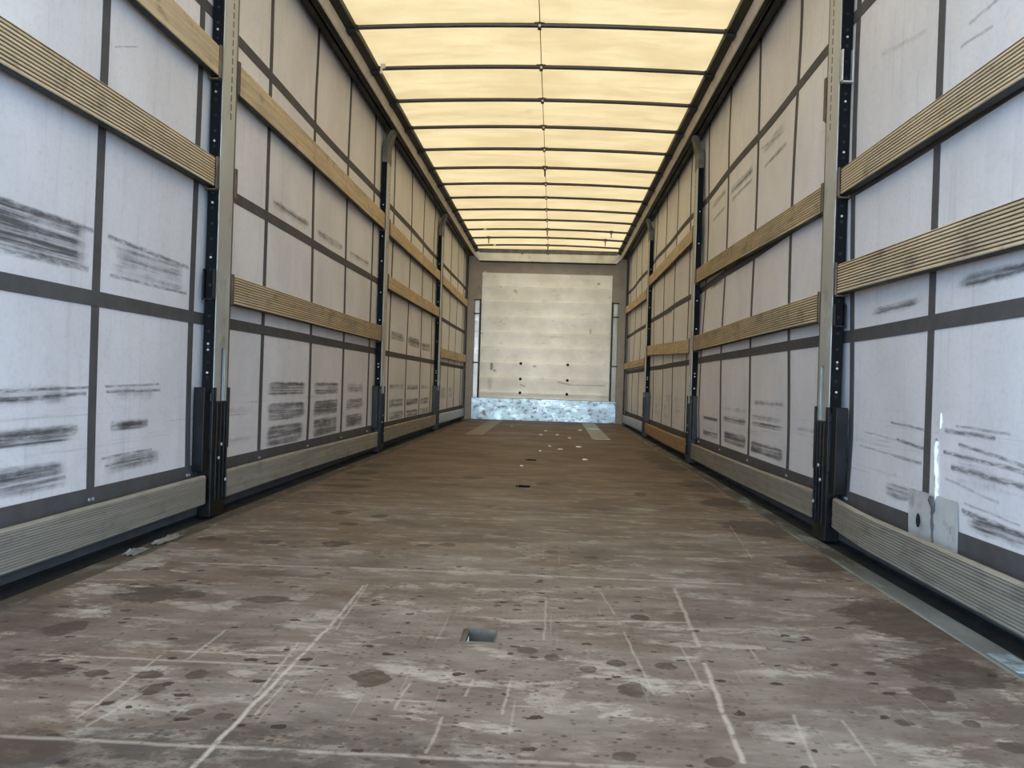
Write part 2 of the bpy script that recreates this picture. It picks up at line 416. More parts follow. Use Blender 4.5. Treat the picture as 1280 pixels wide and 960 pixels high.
    col = nt.mix(nt.mul(lt, nt.ramp(edge2, 0.35, 0.6, 0.15, 0.55)), col, S2L((178, 170, 157)))
    # speckle of dark drops
    vo = nt.n('ShaderNodeTexVoronoi'); vo.inputs['Scale'].default_value = 1.0; vo.inputs['Randomness'].default_value = 1.0
    dist = nt.noise(nt.scaled(20, 20, 0), 2, 3)
    vv = nt.n('ShaderNodeVectorMath', operation='ADD'); nt.link(nt.scaled(19, 24, 0), vv.inputs[0])
    cb = nt.n('ShaderNodeCombineXYZ'); nt.link(nt.mul(dist, 0.9), cb.inputs['X']); nt.link(nt.mul(dist, 0.5), cb.inputs['Y']); nt.link(cb.outputs[0], vv.inputs[1])
    nt.link(vv.outputs[0], vo.inputs['Vector'])
    sepc = nt.n('ShaderNodeSeparateColor'); nt.link(vo.outputs['Color'], sepc.inputs[0])
    size = nt.mul(nt.math('SUBTRACT', sepc.outputs[0], 0.25), 0.36)
    sm = nt.ramp(nt.math('SUBTRACT', size, vo.outputs['Distance']), -0.02, 0.03)
    dens = nt.ramp(nt.add(nt.noise(nt.scaled(1, 1, 0), 2.6, 5), nt.mul(nt.attr('speck'), 0.5)), 0.48, 0.72)
    col = nt.mix(nt.mul(nt.mul(sm, dens), 0.92), col, S2L((50, 39, 34)))
    vo2 = nt.n('ShaderNodeTexVoronoi'); vo2.inputs['Scale'].default_value = 1.0
    nt.link(nt.scaled(60, 75, 0), vo2.inputs['Vector'])
    sc2 = nt.n('ShaderNodeSeparateColor'); nt.link(vo2.outputs['Color'], sc2.inputs[0])
    s2 = nt.ramp(nt.math('SUBTRACT', nt.mul(nt.math('SUBTRACT', sc2.outputs[0], 0.4), 0.7), vo2.outputs['Distance']), -0.02, 0.05)
    col = nt.mix(nt.mul(nt.mul(s2, nt.attr('speck')), 0.75), col, S2L((66, 54, 47)))
    col = nt.mix(nt.math('MINIMUM', nt.add(nt.mul(scr, 0.85), hair), 0.9), col, S2L((186, 178, 165)))
    rough = nt.ramp(mott, 0.3, 0.7, 0.5, 0.75)
    nt.princ(col, rough, 0, nt.bump(grain, 0.15, 0.002), 0.35)
    return nt.m

def mat_tarp():
    nt = NT('cream_roof_tarpaulin')
    v = nt.noise(nt.scaled(1.0, 2.2, 1), 1.8, 6, 0.62, 0.5)
    w = nt.noise(nt.scaled(26, 26, 1), 2.0, 3, 0.6)
    st = nt.noise(nt.scaled(2.0, 7.0, 1, off=(3, 0, 0)), 1.6, 6, 0.6, 0.6)
    c0, c1 = (0.66, 0.475, 0.225), (0.82, 0.625, 0.32)
    col = nt.mix(nt.ramp(v, 0.34, 0.66), c0, c1)
    dg = nt.n('ShaderNodeMapping'); dg.inputs['Rotation'].default_value = (0, 0, 0.35); dg.inputs['Scale'].default_value = (1.3, 9, 1); nt.link(nt.pos(), dg.inputs['Vector'])
    crease = nt.noise(dg.outputs[0], 1.4, 6, 0.6, 0.7)
    col = nt.mix(nt.ramp(crease, 0.50, 0.72, 0, 0.55), col, (0.60, 0.42, 0.20))
    col = nt.mix(nt.ramp(st, 0.48, 0.75, 0, 0.5), col, (0.62, 0.43, 0.21))
    col = nt.mix(nt.ramp(w, 0.45, 0.75, 0, 0.5), col, (0.60, 0.43, 0.21))
    for (x, y, r) in ((-0.12, 6.72, 0.03), (-0.32, 6.83, 0.035)):   # two small grey smudges
        sep = nt.n('ShaderNodeVectorMath', operation='DISTANCE'); nt.link(nt.pos(), sep.inputs[0]); sep.inputs[1].default_value = (x, y, 2.68)
        col = nt.mix(nt.ramp(sep.outputs['Value'], r*0.5, r*1.6, 0.5, 0), col, (0.5, 0.38, 0.2))
    tr = nt.n('ShaderNodeBsdfTranslucent'); nt.setin(tr.inputs['Color'], col)
    df = nt.n('ShaderNodeBsdfDiffuse'); nt.setin(df.inputs['Color'], (0.80, 0.74, 0.62))
    mx = nt.n('ShaderNodeMixShader'); mx.inputs[0].default_value = 0.33
    nt.link(df.outputs[0], mx.inputs[1]); nt.link(tr.outputs[0], mx.inputs[2])
    nt.link(mx.outputs[0], nt.out.inputs[0])
    return nt.m

def mat_liner():
    nt = NT('white_bulkhead_panel')
    v = nt.noise(nt.scaled(1, 1, 1), 3, 6, 0.6)
    col = nt.mix(nt.ramp(v, 0.3, 0.7), S2L((220, 215, 198)), S2L((240, 236, 222)))
    d = nt.noise(nt.scaled(2.5, 1, 6), 1.8, 7, 0.7)
    col = nt.mix(nt.ramp(d, 0.55, 0.75, 0, 0.35), col, S2L((140, 130, 112)))
    e = nt.noise(nt.scaled(5, 1, 9, off=(2, 0, 4)), 1.5, 5, 0.6)
    col = nt.mix(nt.ramp(e, 0.68, 0.74, 0, 0.6), col, S2L((80, 72, 62)))
    L = [((-0.83, 0, 0.87), (-0.83, 0, 0.80), .035, .9), ((-0.79, 0, 0.775), (-0.77, 0, 0.765), .02, .8), ((-0.17, 0, 0.855), (-0.14, 0, 0.855), .02, .7), ((-0.37, 0, .56), (-0.30, 0, .535), .02, .5), ((.22, 0, .62), (.42, 0, .58), .02, .5), ((.42, 0, .58), (.95, 0, .585), .015, .35), ((-.85, 0, .62), (-.85, 0, .50), .05, .3), ((.7, 0, 1.45), (.7, 0, 1.40), .02, .6), ((-.5, 0, 2.03), (-.48, 0, 2.01), .03, .5), ((.80, 0, 2.17), (.81, 0, 2.17), .025, .8)]
    sp = nt.n('ShaderNodeSeparateXYZ'); nt.link(nt.pos(), sp.inputs[0]); cb = nt.n('ShaderNodeCombineXYZ')
    nt.link(sp.outputs['X'], cb.inputs['X']); nt.link(sp.outputs['Z'], cb.inputs['Z'])
    col = nt.mix(nt.mul(line_masks(nt, cb.outputs[0], L), 0.8), col, S2L((70, 62, 54)))
    nt.princ(col, 0.55, 0, nt.bump(v, 0.15, 0.01), 0.4); return nt.m

M = {}
M['curtain_l'] = mat_curtain('grey_curtain_fabric', -1); M['curtain_r'] = mat_curtain('grey_curtain_fabric_right', 1)
M['strap'] = mat_strap('dark_webbing')
M['floor'] = mat_floor(); M['tarp'] = mat_tarp(); M['liner'] = mat_liner()
M['wood'] = mat_board('weathered_ribbed_wood', (234, 212, 174), (202, 178, 138), 0.35, 0.45)
M['wood_low'] = mat_board('grey_ribbed_wood', (164, 156, 141), (134, 127, 114), 0.5, 0.45, (92, 86, 76), 0.6)
M['wood_plain'] = mat_board('smooth_pale_wood', (222, 199, 160), (190, 166, 128), 0.3, 0.45)
M['wood_orange'] = mat_board('orange_brown_wood', (178, 144, 106), (150, 118, 82), 0.1, 0.35)
M['alu_board'] = mat_metal('dull_aluminium_board', (196, 196, 192), 0.42, 0.6, (90, 85, 78), 0.45, 3, (1, 1, 4))
M['galv'] = mat_metal('galvanised_steel', (196, 195, 186), 0.5, 0.4, (112, 104, 88), 0.5, 5, (1, 1, 0.6))
M['black'] = mat_plain('black_painted_steel', (8, 8, 8), 0.36, 0, 0.4, 10, spec=0.25, dirt=(54, 46, 38), dirt_amt=0.25)
M['channel'] = mat_plain('dark_channel_steel', (11, 12, 14), 0.7, 0, 0.35, 9, dirt=(28, 29, 30), dirt_amt=0.3, spec=0.12)
M['hole'] = mat_plain('shadowy_hole', (8, 8, 8), 0.8, 0, 0.1)
M['bolt'] = mat_metal('bright_zinc', (190, 192, 194), 0.4, 0.5, (120, 110, 95), 0.2, 20)
M['rust'] = mat_plain('rusty_pocket', (104, 84, 66), 0.7, 0.1, 0.35, 20, dirt=(50, 40, 34), dirt_amt=0.6)
M['bracket'] = mat_plain('grey_bracket', (96, 92, 82), 0.55, 0.2, 0.3, 12, dirt=(50, 44, 36), dirt_amt=0.5)
M['rail_dark'] = mat_plain('dark_rail', (34, 31, 27), 0.6, 0, 0.3, 4, (1, .5, 1), dirt=(60, 54, 44), dirt_amt=0.4)
M['rail_black'] = mat_plain('black_runner_track', (14, 13, 12), 0.6, 0, 0.3, 4)
M['rail_alu'] = mat_metal('beige_rail_face', (240, 230, 212), 0.55, 0.0, (190, 172, 146), 0.4, 3, (1, 2, 1))
M['header'] = mat_plain('pale_header_paint', (220, 216, 198), 0.5, 0, 0.10, 4, dirt=(150, 140, 120), dirt_amt=0.4)
M['bulkhead'] = mat_plain('brown_grey_bulkhead', (150, 138, 120), 0.65, 0, 0.12, 3, dirt=(112, 100, 84), dirt_amt=0.4)
M['kick'] = mat_metal('scuffed_zinc_kick_plate', (186, 212, 224), 0.40, 0.25, (84, 84, 80), 0.85, 7.5, (1, 1, 1.6), spots=20, dth=(0.50, 0.66))  # pale blue base colour carries the sky's reflection
M['sill'] = mat_metal('dirty_aluminium_sill', (150, 158, 156), 0.5, 0.4, (66, 58, 49), 0.95, 2.0, (3, 1, 1), dth=(0.36, 0.52), clean_y=2.9)
M['sill_l'] = mat_metal('mud_covered_sill', (128, 124, 112), 0.7, 0.1, (72, 62, 50), 0.95, 2.4, (3, 1.4, 1), dth=(0.30, 0.50))
M['sill_black'] = mat_plain('black_sill_channel', (16, 16, 16), 0.8, 0, 0.4, 6)  # even black for the gap under the bottom boards
M['bow'] = mat_plain('grey_bow_tube', (70, 66, 60), 0.45, 0.2, 0.2, 6, dirt=(52, 46, 40), dirt_amt=0.35)
M['clip'] = mat_plain('dark_bow_clip', (62, 54, 44), 0.5, 0.2, 0.3, 30)
M['whiteclip'] = mat_plain('white_clip', (214, 206, 190), 0.5, 0, 0.1, 30)
M['cord'] = mat_plain('tan_cord', (150, 118, 72), 0.8, 0, 0.2, 40)
M['patch'] = mat_plain('pale_repair_tape', (196, 196, 192), 0.42, 0, 0.10, 9, dirt=(104, 100, 94), dirt_amt=0.6, dscale=12)
M['white'] = mat_plain('white_tear_light', (236, 236, 232), 0.35, 0, 0.06, 30)
M['plate_dull'] = mat_metal('dull_floor_plate', (150, 138, 120), 0.55, 0.3, (96, 80, 62), 0.6, 5, (3, .6, 1))
M['plate_pale'] = mat_metal('pale_floor_plate', (172, 170, 158), 0.5, 0.4, (112, 98, 80), 0.6, 4, (3, .6, 1))
M['ground'] = mat_plain('asphalt_yard', (150, 150, 148), 0.9, 0, 0.1, 1)
M['chip'] = mat_plain('pale_wood_chip', (226, 214, 192), 0.7, 0, 0.15, 40)
M['scrap'] = mat_plain('crumpled_grey_film', (116, 116, 110), 0.5, 0, 0.3, 30)

# ------------------------------------------------------------------ the shell: yard, floor, curtains, roof, front wall
mb = MB(); mb.box(-30, 30, -30, 30, -1.25, -1.2); struct(mb.build('ground', M['ground']))

STAINS = [(-0.881, 2.188, 0.083, 0.072), (-0.785, 2.195, 0.036, 0.04), (-0.924, 1.86, 0.034, 0.052), (-0.817, 1.586, 0.061, 0.039), (-0.708, 1.586, 0.019, 0.018), (-0.605, 1.592, 0.024, 0.022), (-0.517, 1.605, 0.021, 0.022), (-0.567, 1.518, 0.02, 0.023), (-0.185, 1.63, 0.033, 0.044), (-0.573, 2.181, 0.052, 0.032), (-0.445, 1.422, 0.013, 0.014), (-0.392, 1.411, 0.012, 0.01), (1.055, 2.26, 0.122, 0.163), (1.014, 2.219, 0.025, 0.032), (1.05, 2.952, 0.091, 0.126), (1.013, 3.665, 0.113, 0.194), (1.006, 1.85, 0.089, 0.088), (0.923, 1.887, 0.029, 0.023), (1.045, 1.759, 0.024, 0.019), (0.314, 1.636, 0.025, 0.035), (0.397, 1.784, 0.02, 0.021), (0.381, 2.16, 0.021, 0.023), (0.109, 1.85, 0.018, 0.023), (0.161, 1.808, 0.012, 0.021), (0.235, 1.741, 0.013, 0.02), (0.295, 1.79, 0.017, 0.021), (0.898, 1.689, 0.035, 0.037), (-1.05, 2.963, 0.026, 0.036), (-1.013, 2.466, 0.024, 0.02), (-0.815, 2.953, 0.032, 0.029), (-1.002, 2.958, 0.021, 0.029), (-0.649, 3.377, 0.031, 0.037), (-0.591, 2.957, 0.043, 0.043), (-0.288, 2.992, 0.027, 0.029), (-0.208, 3.025, 0.028, 0.03), (-0.567, 3.608, 0.032, 0.043), (-0.327, 5.21, 0.056, 0.07), (-0.605, 5.115, 0.041, 0.068), (-1.019, 5.727, 0.091, 0.133), (-1.02, 5.28, 0.083, 0.113), (-0.936, 4.874, 0.06, 0.058), (-0.959, 4.591, 0.121, 0.069), (1.03, 5.213, 0.091, 0.26), (1.03, 4.432, 0.094, 0.189), (1.05, 3.804, 0.052, 0.092), (0.992, 7.64, 0.103, 0.279), (1.02, 7.02, 0.108, 0.314), (1.03, 6.345, 0.085, 0.257), (0.16, 2.97, 0.022, 0.029), (0.294, 2.9, 0.022, 0.027), (0.632, 4.688, 0.026, 0.071), (-0.749, 3.652, 0.039, 0.044), (-0.651, 1.252, 0.07, 0.054), (0.905, 1.542, 0.014, 0.016), (0.783, 1.534, 0.012, 0.011), (0.422, 1.328, 0.018, 0.015), (0.275, 1.333, 0.017, 0.015), (0.929, 1.444, 0.022, 0.02), (0.11, 5.012, 0.046, 0.061)]
CHIPPED = [(-0.051, 2.173, 0.028, 0.031), (-0.14, 2.134, 0.036, 0.015), (-0.22, 2.192, 0.028, 0.04), (-0.655, 2.11, 0.027, 0.037), (-0.493, 2.196, 0.032, 0.049), (-0.441, 1.62, 0.021, 0.022), (0.185, 1.649, 0.024, 0.027), (0.162, 1.562, 0.044, 0.057), (-0.101, 2.793, 0.031, 0.038), (-1.08, 2.546, 0.06, 0.109), (-1.04, 2.202, 0.08, 0.065), (-0.946, 1.992, 0.054, 0.053), (-0.118, 2.585, 0.048, 0.032)]

def grid_mesh(name, us, vs, fn, mat, attrs=None, smooth=True, flip=False):
    nu, nv = len(us), len(vs)
    V = [fn(u, v) for v in vs for u in us]
    F = []
    for j in range(nv-1):
        for i in range(nu-1):
            a = j*nu+i
            q = (a, a+1, a+nu+1, a+nu)
            F.append(tuple(reversed(q)) if flip else q)
    me = bpy.data.meshes.new(name); me.from_pydata(V, [], F)
    me.polygons.foreach_set('use_smooth', [smooth]*len(F))
    for an, arr in (attrs or {}).items():
        at = me.attributes.new(an, 'FLOAT', 'POINT'); at.data.foreach_set('value', np.asarray(arr, dtype=np.float32).ravel())
    me.materials.append(mat); me.update()
    o = bpy.data.objects.new(name, me); COL.objects.link(o)
    return o

RECESS_Y = (1.941, 4.855, 6.57)
def build_floor():
    us = np.unique(np.round(np.concatenate([np.linspace(-1.125, 1.125, 181), [-0.046, 0.035]]), 4))
    hv = [v for c in RECESS_Y for v in (c-.051, c+.051)]
    vs = np.unique(np.round(np.concatenate([np.arange(0.0, 4.2, 0.0125), np.arange(4.2, 8.2, 0.03), np.linspace(8.2, LEN, 60), hv]), 4))
    U, Vv = np.meshgrid(us, vs)
    def blob(L):
        A = np.zeros_like(U)
        for x, y, a, b in L:
            a = max(a, 0.014); b = max(b, 0.014)
            r = np.sqrt(((U-x)/a)**2+((Vv-y)/b)**2)
            A = np.maximum(A, np.clip(1.15-0.55*r, 0, 1))
        return A
    stain = blob(STAINS); chip = blob(CHIPPED)
    wear = np.clip(1.0-(Vv-1.6)/5.2, 0.05, 1)
    wear = wear*(0.8+0.2*np.sin(U*2.3+0.9))
    speck = np.clip(1.15-(Vv-1.1)/2.2, 0, 1)*np.clip(0.75+0.3*np.sin(U*3.0+2.0), 0.3, 1)
    edgewear = np.clip((np.abs(U)-0.62)/0.4, 0, 1)*np.clip(1.15-(Vv-2.2)/4.5, 0.15, 1)
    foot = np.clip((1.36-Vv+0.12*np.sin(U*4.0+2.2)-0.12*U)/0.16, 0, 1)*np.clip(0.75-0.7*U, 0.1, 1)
    o = grid_mesh('floor', us, vs, lambda u, v: (u, v, 0.0), M['floor'], dict(stain=stain, chipped=chip, wear=wear, speck=speck, edgewear=edgewear, foot=foot), smooth=False)
    # the recess in the deck: take out the faces over it, give the deck its thickness
    bm = bmesh.new(); bm.from_mesh(o.data)
    kill = [f for f in bm.faces if -0.046 < f.calc_center_median().x < 0.035 and any(abs(f.calc_center_median().y-c) < .051 for c in RECESS_Y)]
    bmesh.ops.delete(bm, geom=kill, context='FACES')
    bm.to_mesh(o.data); bm.free()
    struct(o)
    m2 = MB(); m2.box(-1.125, -0.10, 0, LEN, -0.03, -0.002); m2.box(0.10, 1.125, 0, LEN, -0.03, -0.002)
    yy = [0]+[v for c in RECESS_Y for v in (c-.1, c+.1)]+[LEN]
    for k in range(0, len(yy), 2): m2.box(-0.10, 0.10, yy[k], yy[k+1], -0.03, -0.002)
    m2.build('deck_core', M['floor'], o)
build_floor()

def soft_boxes(Y, Z, boxes):
    A = np.zeros_like(Y)
    for y0, y1, z0, z1, k in boxes:
        e = min(0.02, (z1-z0)*0.4); ey = min(0.10, (y1-y0)*0.3)
        fy = np.clip((Y-y0)/ey, 0, 1)*np.clip((y1-Y)/ey, 0, 1)
        fz = np.clip((Z-z0)/e+0.5, 0, 1)*np.clip((z1-Z)/e+0.5, 0, 1)
        A = np.maximum(A, fy*fz*k)
    return A

SCUFFS = {-1: [(1.8, 2.57, .885, 1.005, .75), (2.64, 3.27, .89, .995, .55), (1.9, 2.5, .475, .53, .45), (1.9, 2.52, .365, .412, .95), (1.9, 2.50, .235, .31, .65), (2.66, 3.07, .48, .53, .4), (2.7, 3.0, .38, .41, .8), (2.66, 3.1, .245, .30, .6),
               (4.17, 4.92, 1.418, 1.462, .75), (4.2, 4.9, 1.335, 1.365, .95), (5.0, 5.73, 1.42, 1.455, .75), (5.06, 5.70, 1.335, 1.362, .95), (5.83, 6.54, 1.42, 1.45, .65), (5.9, 6.5, 1.335, 1.36, .85),
               (4.2, 4.90, .478, .545, .8), (4.2, 4.91, .35, .435, .95), (4.2, 4.89, .22, .32, .85), (5.02, 5.70, .475, .545, .85), (5.02, 5.69, .345, .435, 1.), (5.03, 5.68, .22, .325, .95), (5.85, 6.48, .475, .54, .55), (5.85, 6.46, .36, .43, .85), (5.85, 6.45, .235, .32, .8),
               (3.65, 4.08, .40, .43, .4), (3.65, 4.08, .26, .30, .4),
               (7.44, 8.2, .935, 1.01, .7), (8.33, 9.08, .92, 1.0, .95), (9.15, 9.92, .91, .99, .8), (7.44, 8.25, .49, .54, .6), (8.33, 9.08, .48, .53, .7), (9.16, 9.92, .48, .53, .5), (7.44, 8.25, .33, .40, .75), (8.33, 9.1, .33, .39, .9), (9.16, 9.9, .32, .39, .7), (7.44, 8.25, .22, .29, .7), (8.33, 9.1, .21, .28, .85), (9.16, 9.9, .21, .28, .6),
               (10.8, 11.5, .35, .5, .4), (11.7, 12.3, .35, .5, .4)],
          1: [(2.70, 3.18, .862, .885, .85), (2.0, 2.50, .885, .915, .95), (2.70, 3.0, .24, .285, .75), (2.0, 2.40, .225, .262, .8), (2.70, 2.98, .30, .42, .25), (2.1, 2.5, .33, .45, .25),
              (4.22, 4.95, .50, .525, .6), (4.24, 5.0, .385, .405, .7), (5.06, 5.78, .375, .41, .9), (4.24, 5.0, .235, .295, 1.), (5.05, 5.76, .24, .31, 1.), (4.24, 5.0, .42, .45, .5), (5.06, 5.78, .44, .47, .4), (5.88, 6.5, .36, .385, .8), (5.88, 6.5, .24, .28, .9), (3.45, 4.1, .40, .42, .5),
              (4.3, 4.9, 1.80, 1.825, .6), (4.36, 4.96, 1.895, 1.95, .5), (5.1, 5.8, 1.86, 1.90, .7), (5.1, 5.78, 1.80, 1.83, .6), (5.9, 6.5, 1.91, 1.95, .6), (5.9, 6.5, 1.81, 1.84, .6), (5.1, 5.78, 1.325, 1.36, .95), (5.85, 6.45, 1.31, 1.345, .8), (4.25, 4.95, 1.335, 1.36, .6),
              (8.3, 9.0, .27, .52, .35), (9.2, 9.8, .25, .5, .3), (7.5, 8.2, .3, .5, .25), (8.35, 9.0, 1.30, 1.36, .6)]}
def build_curtain(s):
    ys = np.unique(np.round(np.concatenate([np.arange(0, 4.2, 0.025), np.arange(4.2, LEN, 0.04), [LEN]]), 3))
    zs = np.unique(np.round(np.concatenate([np.arange(0.0125, 0.62, 0.0125), np.arange(0.62, 2.6, 0.025), [2.60]]), 4))
    Y, Z = np.meshgrid(ys, zs)
    sc_ = soft_boxes(Y, Z, SCUFFS[s])
    low = np.clip(1-np.abs(Z-0.38)/0.22, 0, 1)
    w = grid_mesh('wall_left' if s < 0 else 'wall_right', ys, zs, lambda y, z: (cx(s, y, z), y, z), M['curtain_l' if s < 0 else 'curtain_r'], dict(scuff=sc_, lowrub=low), flip=(s > 0))
    struct(w)
    t = 0.0022
    for y in STRAPS[s]:
        wd = 0.045 if y < 4 else 0.042
        m = MB(); z0 = 0.27 if (s > 0 and abs(y-2.63) < .01) else 0.02
        zz = np.linspace(z0, 2.6, 60); V = []; F = []
        for z in zz:
            x = cx(s, y, z)
            V += [(x-s*0.0003, y-wd/2, z), (x-s*t, y-wd/2, z), (x-s*t, y+wd/2, z), (x-s*0.0003, y+wd/2, z)]
        for k in range(len(zz)-1):
            a = k*4; b = a+4
            F += [(a, a+1, b+1, b), (a+1, a+2, b+2, b+1), (a+2, a+3, b+3, b+2)]
        m.faces(V, F); m.build('webbing_strap', M['strap'], w)
    def band(z0, z1, y0, y1, name, t):
        m = MB(); yy = np.arange(y0, y1+0.001, (y1-y0)/max(2, int((y1-y0)/0.06))); V = []; F = []
        zl = [z0, (z0+z1)/2, z1]
        for y in yy:
            V += [(cx(s, y, z)-s*t, y, z) for z in zl]
            V += [(cx(s, y, z0)-s*0.0002, y, z0), (cx(s, y, z1)-s*0.0002, y, z1)]
        for k in range(len(yy)-1):
            a = k*5; b = a+5
            F += [(a, a+1, b+1, b), (a+1, a+2, b+2, b+1), (a+3, a, b, b+3), (a+2, a+4, b+4, b+2)]
        m.faces(V, F); return m.build(name, M['strap'], w)
    for zc in BANDS: band(zc-0.0235, zc+0.0235, 0.0, LEN-0.01, 'cross_band', 0.003)
    if s < 0: band(0.010, 0.213, 0.0, LEN-0.01, 'bottom_hem', 0.0034)
    else:
        band(0.010, 0.208, 0.0, 2.41, 'bottom_hem', 0.0034); band(0.010, 0.208, 2.738, LEN-0.01, 'bottom_hem', 0.0034); band(0.010, 0.13, 2.411, 2.737, 'bottom_hem', 0.0034)
        # grey tape patch over the torn strap foot, and tear light painted as a white strip
        m = MB(); V = []; F = []; yy = np.linspace(2.405, 2.742, 10); zl = np.linspace(0.10, 0.29, 8); rnd = random.Random(4)
        for y in yy:
            for z in zl: V.append((cx(s, y, z)-s*(0.0045+rnd.uniform(0, .0025)), y, z))
        for i in range(9):
            for j in range(7): F.append((i*8+j, i*8+j+1, i*8+j+9, i*8+j+8))
        m.faces(V, F, True); pt = m.build('repair_patch', M['patch'], w); pt['label'] = 'pale grey repair patch taped over the bottom hem'
        m = MB(); rnd = random.Random(9); pts = []; rad = []
        for k in range(22):
            z = 0.275+k*0.0085; pts.append((cx(s, 2.555, z)-s*0.004, 2.556+rnd.uniform(-.004, .004)-0.006*math.sin(k*.3), z))
            rad.append(0.0035+0.004*abs(math.sin(k*0.45))*rnd.uniform(.4, 1))
        m.tube(pts, rad, 6); m.tube([(cx(s, 2.535, .49)-s*.003, 2.537, .485), (cx(s, 2.535, .51)-s*.003, 2.534, .505), (cx(s, 2.535, .53)-s*.003, 2.536, .53)], [.002, .004, .002], 6)
        tr = m.build('tear_light_strip', M['white'], w); tr['label'] = 'white strip painted for light through the tear beside the strap'
        m = MB(); bm = bmesh.new(); bmesh.ops.create_icosphere(bm, subdivisions=2, radius=1)
        for v in bm.verts: v.co = (cx(s, 2.66, .17)-s*(.008+v.co.x*.003), 2.665+v.co.y*.014, .20+v.co.z*.022)
        m.bm(bm, True); m.build('patch_hole', M['hole'], w)
        m = MB(); rnd = random.Random(2); pts = [(cx(s, 2.56, .27)-s*.007, 2.562+rnd.uniform(-.006, .006), .285-k*.012) for k in range(13)]
        m.tube(pts, [.010, .014, .012, .008, .005, .004, .006, .007, .004, .003, .004, .003, .002], 6); m.build('grime_seam', M['strap'], w)
    for y in STRAPS[s][1:8]:
        if s > 0 and abs(y-2.63) < .01: continue
        for d in (-.010, .010):
            m = MB(); xx = cx(s, y, .185)
            m.tube([(xx-s*.003, y+d, .178), (xx-s*.0075, y+d, .178)], 0.0055, 8); m.build('hem_rivet', M['bolt'], w)
    return w
WL = build_curtain(-1); WR = build_curtain(1)

BOW_Y = [5.03+0.667*k for k in range(13)]
def crown(x): return 0.026*(1-(x/1.09)**2)
def build_roof():
    us = np.linspace(-1.26, 1.26, 60); vs = np.linspace(0, LEN+0.05, 206)
    def fn(x, y):
        ph = ((y-5.03)/0.667) % 1.0
        sag = 0.006*math.sin(math.pi*ph)*(1 if abs(x) < 1.1 else 0.3)
        wr = 0.0025*math.sin(x*5.0+y*7.0)+0.002*math.sin(x*11-y*4.2)
        z = 2.6600+crown(min(abs(x), 1.09))+sag*0.5+abs(wr)
        return (x, y, z)
    return struct(grid_mesh('ceiling', us, vs, fn, M['tarp'], flip=True))
CEIL = build_roof()

# side rails under the roof edge
for s, nm in ((-1, 'trim_1'), (1, 'trim_2')):
    Y0, Y1 = 0.0, 13.585
    m = MB(); m.extrude_y([(s*1.128, 2.615), (s*1.148, 2.566), (s*1.165, 2.566), (s*1.150, 2.615)], [Y0, Y1]); r = struct(m.build(nm, M['rail_alu']))
    m = MB(); m.extrude_y([(s*1.074, 2.632), (s*1.076, 2.620), (s*1.150, 2.612), (s*1.29, 2.60), (s*1.29, 2.655), (s*1.076, 2.6545)], [Y0, Y1]); m.build('roof_flange', M['rail_dark'], r)  # shade of the backlit underside is put into the dark flange colour
    m = MB(); m.extrude_y([(s*1.150, 2.568), (s*1.180, 2.560), (s*1.182, 2.590), (s*1.205, 2.590), (s*1.207, 2.558), (s*1.238, 2.556), (s*1.238, 2.605), (s*1.150, 2.605)], [Y0, Y1]); m.build('runner_track', M['rail_black'], r)
    m = MB(); m.tube([(s*1.194, Y0, 2.575), (s*1.194, Y1, 2.575)], 0.006, 8); m.build('runner_guide', M['bracket'], r)
    m = MB(); m.box(s*1.29, s*1.30, Y0, LEN, 2.45, 2.655); m.build('outer_cover', M['rail_black'], r)

# floor side sills
for s, nm in ((-1, 'trim_3'), (1, 'trim_4')):
    m = MB(); m.extrude_y([(s*1.1255, 0.0), (s*1.128, 0.003), (s*1.138, 0.003), (s*1.141, -0.004), (s*1.215, -0.006), (s*1.220, -0.03), (s*1.1255, -0.03)], [0.0, LEN]); r = struct(m.build(nm, M['sill'] if s > 0 else M['sill_l']))
    m = MB(); m.box(s*1.2205, s*1.30, 0, LEN, -0.06, -0.022); m.box(s*1.288, s*1.30, 0, LEN, -0.022, 0.32); m.box(s*1.2205, s*1.288, 0, LEN, -0.022, -0.012); m.build('channel_and_light_stop', M['sill_black'], r)  # black channel; its outer upright is added to stop light leaking in

# front wall and what is fixed to it
m = MB(); m.box(-1.30, 1.30, 13.6, 13.66, -0.06, 2.70); fw = struct(m.build('wall_front', M['bulkhead']))
for s, nm in ((-1, 'trim_5'), (1, 'trim_6')):
    m = MB(); m.extrude_y([(s*1.238, 0.0), (s*1.238, 2.55), (s*1.252, 2.55), (s*1.252, 0.0)], [13.50, 13.598]); r = struct(m.build(nm, M['rail_black']))
    for z in (0.45, 0.62, 0.8, 1.22, 2.0):
        k = MB(); k.tube([(s*1.238, 13.53, z-.02), (s*1.238, 13.53, z+.02)], 0.008, 8); k.build('hinge_pin', M['bracket'], r)
m = MB()
prof = [(-1.145, 2.560), (-1.135, 2.60), (-1.07, 2.628), (1.07, 2.628), (1.135, 2.60), (1.145, 2.560), (1.06, 2.474), (-1.06, 2.474)]
fr = [(x, 13.47, z) for x, z in prof]; bk = [(x, 13.598, z) for x, z in prof]
m.faces(fr+bk, [tuple(range(8)), tuple(range(15, 7, -1))]+[(i, (i+1) % 8, 8+(i+1) % 8, 8+i) for i in range(8)])
hd = struct(m.build('trim_7', M['header']))
m = MB(); m.box(-1.07, 1.07, 13.466, 13.598, 2.600, 2.662); m.build('header_top_strip', M['bracket'], hd)
m = MB(); m.box(-1.06, 1.06, 13.464, 13.598, 2.468, 2.476); m.build('header_lower_lip', M['rail_dark'], hd)
for x, z in ((-0.40, 2.595), (0.0, 2.598)):
    m = MB(); m.tube([(x, 13.466, z), (x, 13.455, z)], 0.012, 8); m.build('header_bolt', M['clip'], hd)

